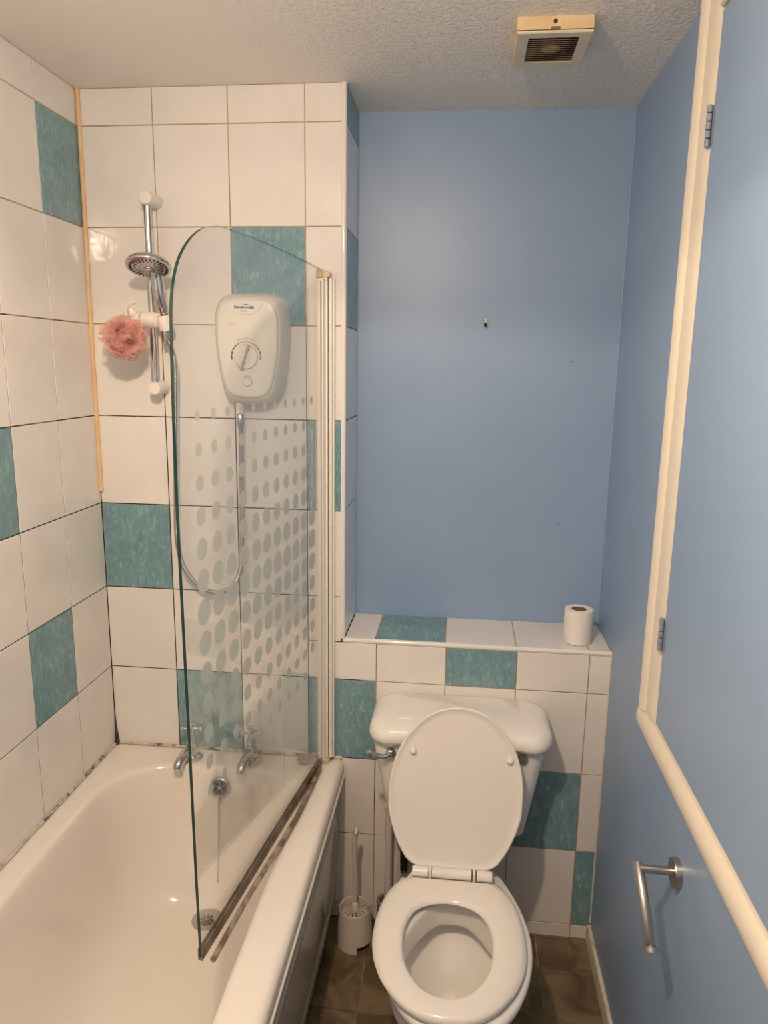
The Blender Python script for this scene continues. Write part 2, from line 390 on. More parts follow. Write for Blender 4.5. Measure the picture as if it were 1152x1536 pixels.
# floor tiles
def floor_tiles():
    out = []
    xs = [(.47, .596, [.0, -.333, -.66, -.99, -1.32, -1.65, -2.0, YB]), (.596, .846, [.0, -.10, -.333, -.66, -.99, -1.32, -1.65, -2.0, YB]),
          (.846, 1.097, [.0, -.132, -.38, -.71, -1.04, -1.37, -1.7, -2.03, YB]), (1.097, W, [.0, -.132, -.46, -.79, -1.12, -1.45, -1.78, -2.1, YB])]
    for a, b, yy in xs:
        for p_, q in zip(yy[1:], yy[:-1]): put_tile(floor, a, b, p_, q, '+z', 0, False, mat=M['floor'], jit=0)
floor_tiles()
# skirting on the right wall, with a ragged old-paint edge
def skirting():
    L = []
    n = 60
    for i in range(n+1):
        y = -.004-(1.9)*i/n; j = .0016*noise.noise(Vector((y*40, 0, 0))); t = .0115+.001*noise.noise(Vector((y*30, 4, 0)))
        L.append([(W-.0005, y, .0005), (W-t, y, .0005), (W-t, y, .045+j), (W-t*.8, y, .053+j), (W-.0005, y, .056+j)])
    v, f = loft(L); return v, f
struct('baseboard_right', skirting(), M['skirt'], 30)
# sealant beads
def bead(path, r, j=.0012, n=8, seed=0):
    P = spline(path, 30); return tube(P, [r+j*noise.noise(Vector((i*.35, seed, 0))) for i in range(len(P))], n)
struct('trim_3', bead([(XL+.007, -.004, CEIL), (XL+.006, -.004, 2.1), (XL+.004, -.004, 1.8), (XL+.004, -.003, 1.33)], .0062, .002), M['sealant'], 60)
struct('trim_4', bead([(W-.001, -.0005, .06), (W-.001, -.0005, .5), (W-.001, -.0005, LEDGE)], .0032, .0012), M['skirt'], 60)
struct('trim_5', bead([(W-.001, D, LEDGE), (W-.001, D, 1.6), (W-.001, D, CEIL)], .003, .001), M['blue'], 60)
struct('trim_6', bead([(XE+.001, D-.001, LEDGE), (XE+.001, D-.001, 1.6), (XE+.001, D-.001, CEIL)], .0022, .001), M['blue'], 60)
struct('trim_8', join(bead([(XL+.003, -.003, .5465), (.1, -.003, .5465), (XE-.004, -.003, .5465)], .0042, .003, 8, 1), bead([(XL+.003, -.003, .5465), (XL+.003, -.3, .5465), (XL+.003, -1.0, .5465), (XL+.003, -1.69, .5465)], .004, .003, 8, 2)), M['bead_white'], 60)
struct('trim_9', join(tube(spline([(XL+.004, -.004, .546), (XL+.003, -.003, .575), (XL+.002, -.002, .61), (XL+.001, -.001, .66)]), lambda t: .0085*(1-t)**1.6+.0013, 8), sphere((XL+.006, -.006, .548), .009, 8)), M['mould'], 60)
# door behind the camera
door = empty('door_1', (.80, YB, 0), kind='structure')
add('door_panel', bbox(.42, 1.16, YB+.001, YB+.035, .005, 1.98), M['door_wood'], door)
for g in (box(.36, .42, YB, YB+.02, 0, 2.04), box(1.16, 1.22, YB, YB+.02, 0, 2.04), box(.42, 1.16, YB, YB+.02, 1.98, 2.04)):
    add('door_frame', g, M['wood_trim'], door)
hd = tube(spline([(.50, YB+.034, 1.0), (.50, YB+.08, 1.0), (.56, YB+.085, 1.0), (.60, YB+.085, 1.0)]), .009)
add('door_handle', hd, M['steel'], door)

# ------------------------------------------------------------------ loft hatch / cupboard door in the right wall
hatch = empty('cupboard_door', (W, -.80, .9105), 'blue painted cupboard door set in the right wall inside a cream frame', 'door')
TY0, TY1 = -.391, -.495
def architrave(y_out, y_in, z0, z1):
    s = 1 if y_out > y_in else -1; w = abs(y_out-y_in)
    prof = [(W, y_out), (W-.016, y_out), (W-.022, y_out-s*.010), (W-.020, y_out-s*.030), (W-.014, y_out-s*.040), (W-.014, y_out-s*(w-.02)), (W-.011, y_out-s*(w-.008)), (W-.009, y_in), (W, y_in)]
    return loft([[(x, y, z) for x, y in prof] for z in (z0, z1)])
add('side_frame', architrave(TY0, TY1, .958, CEIL-.002), M['wood_trim'], hatch, 30)
add('side_frame', architrave(-1.33, -1.24, .958, CEIL-.002), M['wood_trim'], hatch, 30)
add('top_frame', bbox(W-.016, W, -1.24, TY1, 2.315, CEIL-.001), M['wood_trim'], hatch)
sl = [(W, .9105), (W-.015, .9105), (W-.0195, .914), (W-.021, .921), (W-.021, .934), (W-.018, .946), (W-.011, .957), (W, .9585)]
add('sill_frame', loft([[(x, y, z) for x, z in sl] for y in (-.384, -1.36)]), M['wood_trim'], hatch, 40)
add('door_leaf', bbox(W-.010, W+.002, -1.236, TY1-.004, .966, 2.311, .002), M['blue'], hatch)
add('shadow_gap', box(W-.0022, W+.001, -1.2385, TY1-.0002, .9625, 2.313), M['dark'], hatch)
def hinge(zc):
    h = add('hinge', join(*[cyl((W-.0165, TY1-.004, zc-.035+.0142*k), (W-.0165, TY1-.004, zc-.035+.0142*k+.0128), .0052, 12, .001) for k in range(5)]), M['hinge'], hatch)
    add('hinge_plate', box(W-.0152, W-.0135, TY1-.001, TY1+.010, zc-.033, zc+.033), M['hinge'], h)
    add('hinge_plate', box(W-.0115, W-.0098, TY1-.020, TY1-.005, zc-.033, zc+.033), M['hinge'], h)
hinge(2.124); hinge(1.163)

# ------------------------------------------------------------------ bath
bath = empty('bathtub', (.15, -.85, 0), 'white bathtub with glossy panel along the tiled wall', 'bathtub')
def tub():
    n = 10; ZR = .541
    L = []
    def lp(x0, x1, y0, y1, z, r): L.append(rrect(x0, x1, y0, y1, z, r, n))
    Y0 = -1.70
    lp(XL+.001, XE-.001, Y0, -.001, .498, .004)
    lp(XL+.001, XE+.001, Y0, -.001, .500, .004)
    lp(XL+.001, XE+.0025, Y0, -.001, .515, .004)
    lp(XL+.001, XE+.001, Y0, -.001, .528, .005)
    lp(XL+.001, XE-.004, Y0, -.001, .5365, .006)
    lp(XL+.001, XE-.011, Y0, -.001, .5405, .006)
    lp(XL+.001, XE-.019, Y0, -.001, ZR+.0005, .006)
    X0, X1, YT, YC = -.137, .418, -.088, -1.60
    rT, rC = .19, .20
    # (inset x, inset tap end, inset camera end, z)
    pr = [(-.012, -.010, -.012, ZR, 0), (-.004, -.003, -.004, ZR-.001, 0), (.002, .002, .004, ZR-.005, 0), (.006, .005, .010, ZR-.013, 0), (.010, .009, .018, ZR-.03, 0), (.016, .016, .05, ZR-.08, 0),
          (.024, .028, .10, ZR-.15, -.01), (.034, .042, .16, ZR-.22, -.02), (.046, .056, .22, ZR-.28, -.03), (.060, .070, .27, ZR-.32, -.04), (.078, .085, .31, ZR-.35, -.05), (.100, .098, .35, ZR-.37, -.06), (.120, .112, .41, ZR-.382, -.07), (.15, .124, .50, ZR-.386, -.09)]
    for ix, it, ic, z, dr in pr:
        lp(X0+ix, X1-ix, YC+ic, YT-it, z, [rC+dr, rC+dr, .13+dr*.5, rT+dr])
    # plan shift: the rim is a little narrower beside the tap end on the right
    v, f = loft(L, False, True)
    return v, f
add('tub', tub(), M['acrylic'], bath, 50)
def panel():
    x = XE-.004
    sl_ = lambda z: -(.498-z)*.045
    g = [loft([[(x-.012+sl_(z), -1.69, z), (x+sl_(z), -1.69, z), (x+sl_(z), -.001, z), (x-.012+sl_(z), -.001, z)] for z in (.055, .498)])]
    # embossed rounded rectangle ring
    def ring(ins, dx, r): return [(x+dx+sl_(zz), yy, zz) for yy, zz, _ in [(p_[0], p_[1], 0) for p_ in rrect(-1.60+ins, -.075-ins, .10+ins, .425-ins, 0, r-ins*.5, 8)]]
    rg = loft([ring(0, 0, .06), ring(.006, .004, .06), ring(.016, .004, .06), ring(.022, 0, .06)], False, False)
    rg = (rg[0], [tuple(reversed(q)) for q in rg[1]])
    g.append(rg)
    return join(*g)
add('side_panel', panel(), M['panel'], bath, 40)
add('panel_foot', box(XE-.065, XE-.048, -1.69, -.001, .001, .056), M['dark'], bath, 0)
add('panel_bead', tube([(XE+.0015, -.002, .4925), (XE+.0015, -1.69, .4925)], .0048, 10), M['wood_trim'], bath, 60)
OV = Vector((.160, -.1055, .487)); on = Vector((0, -1, .14)).normalized()
ov = add('overflow', lathe([(.030, 0), (.031, .003), (.029, .007), (.024, .009), (.0225, .007)], OV, on, 32, True, False), M['chrome'], bath, 50)
add('overflow_grille', lathe([(.0225, .0), (.0225, .0055)], OV, on, 32), M['grey_plastic'], ov, 0)
u_, w_, d_ = basis(on)
for k in range(5):
    a = k*2*PI/5+.4; add('overflow_hole', lathe([(.0048, .0050), (.0048, .0061)], OV+(u_*math.cos(a)+w_*math.sin(a))*.0125, on, 14), M['black'], ov, 0)
add('overflow_screw', lathe([(.004, .005), (.004, .0070), (.002, .0078)], OV, on, 16), M['dull_chrome'], ov, 40)
ch = [Vector((.161, -.121, .462)), Vector((.161, -.128, .42)), Vector((.162, -.137, .36)), Vector((.163, -.150, .28)), Vector((.163, -.163, .215))]
cp = spline(ch, 30)
add('plug_chain', join(*[sphere(p_, .0023, 4) for p_ in cp]+[tube(cp, .0008, 5)]), M['dull_chrome'], bath, 60)
add('chain_swivel', lathe([(.001, 0), (.0045, .004), (.005, .012), (.002, .018)], (.161, -.1175, .448), (0, .1, 1), 12), M['chrome'], bath, 50)
DR = Vector((.156, -.240, .1560))
dr = add('drain', lathe([(.042, 0), (.042, .002), (.039, .004), (.027, .003), (.025, .0012)], DR, (0, 0, 1), 36, True, True), M['dull_chrome'], bath, 50)
for k in range(8):
    a = k*PI/4; add('drain_slot', cyl(DR+Vector((.006*math.cos(a), .006*math.sin(a), .0022)), DR+Vector((.018*math.cos(a), .018*math.sin(a), .0022)), .0022, 8), M['dark'], dr)

def tap(x, y, label, dx):
    t = empty('bath_tap', (x, y, .5425), label, 'tap', 'chrome pillar taps on the bath')
    z = .5425
    add('flange', lathe([(.029, 0), (.030, .003), (.025, .007), (.017, .011)], (x, y, z), n=32), M['chrome'], t, 50)
    add('body', lathe([(.016, .006), (.0155, .018), (.0185, .026), (.0185, .040), (.0135, .046), (.0115, .056), (.015, .060), (.0145, .066), (.010, .074), (.008, .084), (.006, .088)], (x, y, z), n=28), M['chrome'], t, 45)
    sp_ = spline([(x, y, z+.033), (x+dx*.4, y-.030, z+.031), (x+dx*.8, y-.058, z+.024), (x+dx, y-.072, z+.014), (x+dx*1.02, y-.075, z+.006)], 6)
    add('spout', tube(sp_, lambda u: .0140-.0015*u+.0012*max(0, u-.8)*5, 18), M['chrome'], t, 50)
    hz = z+.094; a0 = .5 if dx > -.012 else .15
    g = [lathe([(.004, -.008), (.008, -.004), (.008, .004), (.0055, .008), (.004, .012), (.0062, .016), (.004, .021), (.0005, .022)], (x, y, hz), n=20)]
    for k in range(4):
        a = a0+k*PI/2; e = Vector((x+.026*math.cos(a), y+.026*math.sin(a), hz))
        g.append(tube([(x, y, hz), (x+.012*math.cos(a), y+.012*math.sin(a), hz), (x+.020*math.cos(a), y+.020*math.sin(a), hz), tuple(e)], [.0055, .0042, .0036, .0058], 10)); g.append(sphere(e, .0070, 8))
    add('cross_handle', join(*g), M['chrome'], t, 50)
tap(.060, -.054, 'left chrome bath tap, seen through the glass edge', -.016)
tap(.240, -.051, 'right chrome bath tap nearer the screen hinge', -.011)
pl_ = empty('bath_plug', (.398, -.034, .5415), 'round grey bath plug on the rim beside the screen hinge', 'plug')
add('stopper', lathe([(.020, 0), (.021, .004), (.024, .008), (.0245, .012), (.018, .014)], (.398, -.034, .5418), n=28), M['plug'], pl_, 45)
add('pull_ring', tube(spline([(.398+.007*math.cos(a), -.034, .5545+.007*math.sin(a)) for a in [k*PI/6 for k in range(12)]], 2, True), .0012, 6), M['dull_chrome'], pl_, 60)

# ------------------------------------------------------------------ shower screen
H = Vector((.449, -.02, 0)); DD = Vector((-.12867, -.99169, 0)); NN = Vector((DD.y*-1, DD.x, 0))   # NN faces the room (+x)
scr = empty('shower_screen', (.455, -.03, .5545), 'curved-top glass shower screen with frosted dots, hinged over the bath rim', 'shower screen')
outl = [(.004, .566), (.770, .5575), (.7755, .7454), (.7795, 1.0089), (.784, 1.2286), (.788, 1.4569), (.7868, 1.6349), (.7822, 1.7626), (.7764, 1.8045), (.7678, 1.8312), (.7478, 1.8647), (.7142, 1.8958), (.670, 1.9211), (.624, 1.9345), (.5785, 1.9395), (.506, 1.9415), (.3731, 1.943), (.2144, 1.9407), (.004, 1.934)]
oo = [outl[0], outl[1]]+[(p_.x, p_.y) for p_ in spline([(a, b, 0) for a, b in outl[2:]], 4)]
T = .003
def gp(s, z, t): return H+DD*s+NN*t+Vector((0, 0, z))
fr_ = [gp(s, z, T) for s, z in oo]; bk = [gp(s, z, -T) for s, z in oo]; n = len(oo)
V = fr_+bk; F = [tuple(range(n)), tuple(reversed(range(n, 2*n)))]; F += [(i, i+n, (i+1) % n+n, (i+1) % n) for i in range(n)]
# orient caps outwards: +NN cap first
a, b, c = V[F[0][0]], V[F[0][1]], V[F[0][5]]
pane = add('glass_pane', (V, F), None, scr, 0, [M['glass'], M['edge']], [0, 0]+[1]*n)
import bmesh
bm = bmesh.new(); bm.from_mesh(pane.data); bmesh.ops.recalc_face_normals(bm, faces=bm.faces); bm.to_mesh(pane.data); bm.free()
dia = [.0195, .025, .030, .0355, .041, .046, .051, .0485, .0445, .040, .036, .0305, .0235]
lastrow = [12, 12, 11, 11, 12, 12, 12, 12, 12, 12, 12]
dm = None
for ci in range(11):
    s = .7105-.0607*ci
    for ri in range(0, lastrow[ci]+1 if ci < 4 else 13):
        z = 1.6055-.0604*ri
        if ci == 10 and ri > 11: continue
        d = dia[ri] if ri < len(dia) else .02
        if ci >= 7: d *= [1, .98, .96, .94][ci-7] if ri > 6 else 1
        if dm is None:
            u_, w_, d_ = basis(NN)
            v, f = lathe([(.5, 0), (.5, 1)], (0, 0, 0), NN, 28)
            dm = bpy.data.meshes.new('frosted_dot'); dm.from_pydata([tuple(q) for q in v], [], f); dm.materials.append(M['frost'])
        o = bpy.data.objects.new('frosted_dot', dm); C.objects.link(o); o.parent = scr
        # NN is nearly +x, so x carries the thin direction
        p_ = gp(s, z, T+.00005); o.location = p_-WL[scr.name]
        o.scale = (d, d, d)
        o.rotation_euler = (0, 0, 0); WL[o.name] = p_
# dots are thin: flatten the shared disc along NN
for v in dm.vertices:
    k = v.co.dot(NN); v.co -= NN*k*.992
add('hinge_profile', loft([[(H+DD*a+NN*b+Vector((0, 0, z))) for a, b in [(-.006, -.010), (.012, -.011), (.022, -.008), (.022, .008), (.012, .011), (-.006, .010)]] for z in (.557, 1.912)]), M['rail_cream'], scr, 25)
add('glazing_seal', loft([[(H+DD*a+NN*b+Vector((0, 0, z))) for a, b in [(.022, -.005), (.036, -.0045), (.036, .0045), (.022, .005)]] for z in (.557, 1.905)]), M['rail_grey'], scr, 25)
add('pivot_profile', bbox(.4475, .4635, -.030, -.012, .560, 1.918, .002), M['rail_cream'], scr)
add('wall_channel', join(bbox(.4655, .4755, -.026, -.0005, .556, 1.915, .0015), bbox(.434, .4655, -.012, -.0005, .556, 1.915, .0015)), M['rail_grey'], scr)
add('channel_lip', bbox(.4758, .4800, -.020, -.0005, .556, 1.915, .001), M['rail_cream'], scr)
add('end_cap', join(bbox(.436, .470, -.034, -.001, 1.915, 1.930, .002), bbox(.436, .452, -.042, -.026, 1.912, 1.935, .002)), M['cap_yellow'], scr)
add('end_cap', bbox(.444, .468, -.036, -.001, .5425, .5565, .002), M['cap_yellow'], scr)
sb = []
for off in (-.0038, .0038): sb.append(loft([[(H+DD*s+NN*(off+a)+Vector((0, 0, z))) for a, z in [(-.0013, .548), (.0013, .548), (.0013, .572), (-.0013, .572)]] for s in (.03, .25, .5, .772)]))
sb.append(loft([[(H+DD*s+NN*a+Vector((0, 0, z))) for a, z in [(-.005, .5475), (.005, .5475), (.005, .5505), (-.005, .5505)]] for s in (.03, .25, .5, .772)]))
add('bottom_seal', join(*sb), M['dirty_seal'], scr)
tp = spline([(.4495, -.078, .5555), (.443, -.20, .5545), (.432, -.342, .554), (.410, -.505, .5535), (.394, -.615, .553), (.3755, -.787, .5525)], 10)
def open_tube(P, r, ri, n=14):
    o_ = tube(P, r, n, False); i_ = tube(P, ri, n, False); k = len(o_[0]); m = len(P)
    F = list(o_[1])+[tuple(reversed([q+k for q in f])) for f in i_[1]]
    for j in range(n):
        j2 = (j+1) % n; F.append((j2, j, j+k, j2+k)); e = (m-1)*n; F.append((e+j, e+j2, e+j2+k, e+j+k))
    return o_[0]+i_[0], F
add('drip_seal', open_tube(tp, .0062, .0048), M['tube_seal'], scr, 60)

# ------------------------------------------------------------------ electric shower
hx = .264
shw = empty('electric_shower', (hx, 0, 1.585), 'cream electric shower unit with temperature dial on the tiled wall', 'water heater')
def hshape(y, hw, z0, z1, xo=0, n=10):
    """rounded tapering outline, counter-clockwise seen from the room (-y side)"""
    zc = 1.74
    pts = []
    top = hw; bot = hw*.86
    ctrl = [(0, z1), (top*.60, z1-.003), (top*.90, z1-.022), (top, z1-.062), (top*.985, z1-.13), (top*.90, z0+.080), (bot*.90, z0+.032), (bot*.60, z0+.006), (0, z0)]
    left = [(-a, b) for a, b in reversed(ctrl[1:-1])]
    P = spline([(a+xo+hx, y, b) for a, b in ctrl+left], 6, True)
    return [tuple(p_) for p_ in P]
zA, zB = 1.586, 1.874
def body():
    L = [hshape(-.0005, .095, zA, zB), hshape(-.030, .0965, zA-.001, zB+.001), hshape(-.048, .095, zA+.001, zB-.001), hshape(-.066, .0905, zA+.007, zB-.007), hshape(-.076, .0855, zA+.014, zB-.013), hshape(-.0795, .083, zA+.018, zB-.016)]
    return loft(L)
add('casing', body(), M['heater_side'], shw, 60)
add('front_cover', loft([hshape(-.0795, .0815, zA+.0195, zB-.0175), hshape(-.0865, .0795, zA+.021, zB-.019), hshape(-.0892, .0765, zA+.024, zB-.022), hshape(-.090, .072, zA+.029, zB-.027)]), M['heater'], shw, 60)
YF = -.0902
def fdisc(cx, cz, r0, r1, y0, y1, n=40): return lathe([(r0, 0), (r0, (y0-y1)*.7), (r1, y0-y1)], (cx, y0, cz), (0, -1, 0), n)
bd = spline([(-.044, YF, .012), (0, YF, .0135), (.044, YF, .012), (.036, YF, -.004), (.018, YF, -.0125), (0, YF, -.0145), (-.018, YF, -.0125), (-.036, YF, -.004)], 6, True)
bx_, bz_ = hx-.005, 1.832
add('badge_edge', loft([[(bx_+p_.x*1.03, YF+.003, bz_+p_.z*1.04) for p_ in bd], [(bx_+p_.x*1.03, YF-.0006, bz_+p_.z*1.04) for p_ in bd]]), M['heater_side'], shw, 0)
badge = add('badge', loft([[(bx_+p_.x, YF+.003, bz_+p_.z) for p_ in bd], [(bx_+p_.x, YF-.0012, bz_+p_.z) for p_ in bd]]), M['badge'], shw, 0)
def text_geo(s, size, bold=0):
    cu = bpy.data.curves.new('t', 'FONT'); cu.body = s; cu.size = size; cu.align_x = 'CENTER'; cu.align_y = 'CENTER'; cu.extrude = .00015; cu.offset = bold; cu.resolution_u = 3
    o = bpy.data.objects.new('t', cu); C.objects.link(o); dg = bpy.context.evaluated_depsgraph_get(); dg.update()
    me = bpy.data.meshes.new_from_object(o.evaluated_get(dg)); v = [tuple(q.co) for q in me.vertices]; f = [tuple(p_.vertices) for p_ in me.polygons]
    bpy.data.objects.remove(o); bpy.data.curves.remove(cu); bpy.data.meshes.remove(me); return v, f
def on_front(geo, cx, cz, y, ang=0):
    ca, sa = math.cos(ang), math.sin(ang)
    return [(cx+x*ca-z*sa, y-t, cz+x*sa+z*ca) for x, z, t in geo[0]], [tuple(q) for q in geo[1]]
add('lettering', on_front(text_geo('Gainsborough', .0094, .00035), bx_, bz_+.0035, YF-.0013), M['navy'], badge, 0)
add('model_number', on_front(text_geo('8.5 SE', .0058, .0002), bx_, bz_-.0065, YF-.0013), M['grey_mark'], badge, 0)
sw = spline([(bx_-.002, YF-.0015, bz_+.0085), (bx_+.005, YF-.0015, bz_+.0105), (bx_+.012, YF-.0015, bz_+.0085), (bx_+.020, YF-.0015, bz_+.0060)], 6)
add('swoosh', tube(sw, lambda t: .0009*math.sin(PI*min(1, t+.08))+.0002, 6), M['navy'], badge, 60)
dx_, dz_ = .2615, 1.712
add('dial_recess', fdisc(dx_, dz_, .0325, .0325, YF+.004, YF-.0004), M['heater_side'], shw, 30)
dl = add('dial', fdisc(dx_, dz_, .0312, .0300, YF+.002, YF-.006), M['heater'], shw, 30)
add('dial_centre', fdisc(dx_, dz_, .0150, .0142, YF-.004, YF-.0072), M['heater'], dl, 30)
ba = math.radians(-20)
def obar(l0, l1, hw, y0, y1, tip=False):
    pts = [(-hw, l0), (hw, l0), (hw, l1), (-hw, l1)]
    r = []
    for y, k in ((y0, 1), (y1, .75)): r.append([(dx_+a*k*math.cos(ba)-b*math.sin(ba), y, dz_+a*k*math.sin(ba)+b*math.cos(ba)) for a, b in pts])
    return loft(r)
add('pointer', obar(-.030, .030, .0036, YF-.005, YF-.013), M['bar_grey'], dl, 20)
add('pointer_tip', fdisc(dx_+.033*math.sin(ba), dz_-.033*math.cos(ba), .0044, .0036, YF-.001, YF-.009, 16), M['bar_grey'], dl, 30)
def arcseg(a0, a1, r0, r1, y):
    m = 4; L = [[(dx_+r*math.cos(a0+(a1-a0)*i/m), yy, dz_+r*math.sin(a0+(a1-a0)*i/m)) for r, yy in ((r0, y), (r1, y), (r1, y+.002), (r0, y+.002))] for i in range(m+1)]
    return loft(L)
segs = []
tot = 0
ws = [16, 14, 12, 10, 8, 6, 4, 3, 2.4, 2.4, 3, 4, 6, 8, 10, 12, 14, 16]
gapd = 3.2; total = sum(ws)+gapd*(len(ws)-1); ang = 90+total/2
for i, w_a in enumerate(ws):
    a1 = math.radians(ang); a0 = math.radians(ang-w_a); ang -= w_a+gapd
    th = .0012+.0028*abs(i-8.5)/8.5
    add('temperature_mark', arcseg(a0, a1, .0365, .0365+th, YF-.0004), M['navy'] if i < 8 else M['red'], shw, 0)
def arc_text(s, r, size, cx, cz, step):
    g = []; n_ = len(s)
    for i, c_ in enumerate(s):
        if c_ == ' ': continue
        th = (i-(n_-1)/2)*step; g.append(on_front(text_geo(c_, size, .00012), cx+r*math.sin(th), cz+r*math.cos(th), YF-.0006, -th))
    return join(*g)
add('dial_lettering', arc_text('TEMPERATURE CONTROL', .0455, .0036, dx_, dz_, .058), M['grey_mark'], shw, 0)
add('button_ring', fdisc(.264, 1.6475, .0118, .0118, YF+.004, YF-.0010), M['bar_grey'], shw, 30)
add('start_button', fdisc(.264, 1.6475, .0108, .0098, YF+.002, YF-.0045), M['heater'], shw, 30)
add('button_lettering', arc_text('START STOP', .0150, .0030, .264, 1.6475, .14), M['grey_mark'], shw, 0)
add('outlet', lathe([(.0105, 0), (.0105, .030), (.012, .034)], (.228, -.045, 1.5625), (0, 0, 1), 20), M['plastic'], shw, 40)

# ------------------------------------------------------------------ riser rail, slider, head, hose
RX, RY = -.002, -.052
rail = empty('shower_rail', (RX, 0, 1.60), 'chrome vertical shower rail with white end caps left of the screen', 'rail')
add('rail_tube', cyl((RX, RY, 1.625), (RX, RY, 2.105), .0098, 24), M['chrome'], rail, 60)
for z in (1.6245, 2.104):
    add('end_cap', lathe([(.0185, 0), (.0180, .04), (.0172, .067), (.0155, .070)], (RX+.003, 0, z+.003), (0, -1, -.03), 32), M['plastic'], rail, 50)
sld = empty('slider_clamp', (RX, RY, 1.78), 'white slider clamp gripping the chrome rail, holding the shower head', 'bracket')
SZ = 1.803
add('clamp_body', lathe([(.012, -.028), (.0195, -.024), (.0215, -.008), (.0215, .008), (.0190, .022), (.015, .026)], (RX, RY-.004, SZ), (1, -.05, -.10), 28), M['plastic'], sld, 50)
add('locking_knob', lathe([(.014, -.062), (.0185, -.057), (.0175, -.036), (.0190, -.027)], (RX, RY-.004, SZ), (1, -.05, -.10), 24), M['plastic'], sld, 50)
lev = spline([(RX-.046, RY-.010, SZ+.010), (RX-.050, RY-.016, SZ+.022), (RX-.052, RY-.018, SZ+.032)], 5)
add('lever', tube(lev, [.010, .0115, .012, .012, .0115, .011, .010, .0095, .008, .006, .003], 14), M['plastic'], sld, 60)
hc = Vector((RX+.043, RY-.022, SZ-.006))
add('head_cradle', lathe([(.0152, .018), (.0150, -.020), (.0178, -.020), (.0195, -.012), (.0195, .010), (.0180, .018), (.0152, .018)], hc, (-.18, -.25, 1), 24, False, False), M['plastic'], sld, 50)
add('cradle_neck', tube([(RX+.008, RY-.006, SZ), tuple(hc+Vector((-.0225, .008, 0)))], [.019, .0150], 18), M['plastic'], sld, 60)
hd_ = empty('handheld_shower', (.02, -.10, 1.80), 'round chrome shower head with handle resting in the white slider clamp', 'shower head')
HC = Vector((.030, -.135, 1.930)); hn = Vector((.06, -.34, -.94)).normalized()
add('head_disc', lathe([(.012, -.030), (.030, -.022), (.048, -.012), (.055, -.004), (.0565, .001), (.055, .005), (.0515, .006)], HC, hn, 48), M['chrome'], hd_, 50)
fp = add('face_plate', lathe([(.050, 0), (.0495, .0065), (.030, .0078), (.001, .0085)], HC, hn, 40), M['dull_chrome'], hd_, 40)
fu, fw, _ = basis(hn); noz = []
for r, k, ln in ((.044, 30, .0035), (.034, 24, .003), (.023, 16, .002)):
    for i in range(k):
        a = 2*PI*i/k+(.1 if r == .034 else 0); p_ = HC+hn*.0072+(fu*math.cos(a)+fw*math.sin(a))*r
        noz.append(tube([p_-(fu*math.cos(a)+fw*math.sin(a))*ln, p_+(fu*math.cos(a)+fw*math.sin(a))*ln], .0016 if r > .03 else .0012, 6))
add('nozzles', join(*noz), M['black'], fp, 0)
add('centre_cap', lathe([(.012, .006), (.0115, .0105), (.004, .012)], HC, hn, 24), M['dull_chrome'], fp, 40)
hp = spline([HC-hn*.012+Vector((0, .010, 0)), HC+Vector((.004, .036, -.018)), Vector((.036, -.092, 1.870)), Vector((.040, -.082, 1.835)), hc+Vector((-.001, -.002, .014)), hc-Vector((0, 0, .018))], 6)
add('handle', tube(hp, lambda t: .013+.0040*math.sin(PI*min(1, t*1.35))-.0045*t, 18), M['chrome'], hd_, 60)
# ribbed hose
def hose():
    y0 = hc.y
    pts = [hc-Vector((0, 0, .028)), Vector((.060, -.068, 1.70)), Vector((.055, -.060, 1.60)), Vector((.046, -.052, 1.45)), Vector((.038, -.045, 1.30)), Vector((.036, -.040, 1.20)), Vector((.050, -.036, 1.125)),
           Vector((.090, -.034, 1.070)), Vector((.140, -.034, 1.052)), Vector((.188, -.036, 1.072)), Vector((.216, -.040, 1.125)), Vector((.224, -.044, 1.22)), Vector((.227, -.045, 1.35)), Vector((.229, -.045, 1.48)), Vector((.228, -.045, 1.556))]
    P = spline(pts, 60); L = [0]
    for i in range(1, len(P)): L.append(L[-1]+(P[i]-P[i-1]).length)
    tot = L[-1]; k = int(tot/.0017); Q = []; j = 0
    for i in range(k+1):
        s = tot*i/k
        while j < len(L)-2 and L[j+1] < s: j += 1
        t = (s-L[j])/max(1e-9, L[j+1]-L[j]); Q.append(P[j].lerp(P[j+1], min(1, t)))
    return tube(Q, [.0076 if i % 2 else .0062 for i in range(len(Q))], 12)
ho = empty('shower_hose', (.14, -.036, 1.045), 'ribbed chrome shower hose looping below the electric shower unit', 'hose')
add('ribbed_hose', hose(), M['dull_chrome'], ho, 25)
add('hose_nut', lathe([(.0095, 0), (.0110, .010), (.0105, .030), (.0085, .034)], (.228, -.045, 1.526), (0, 0, 1), 20), M['dull_chrome'], ho, 50)
add('hose_cone', lathe([(.0085, 0), (.0105, .012), (.0115, .027)], hc-Vector((0, 0, .050)), (0, 0, 1), 20), M['dull_chrome'], ho, 50)

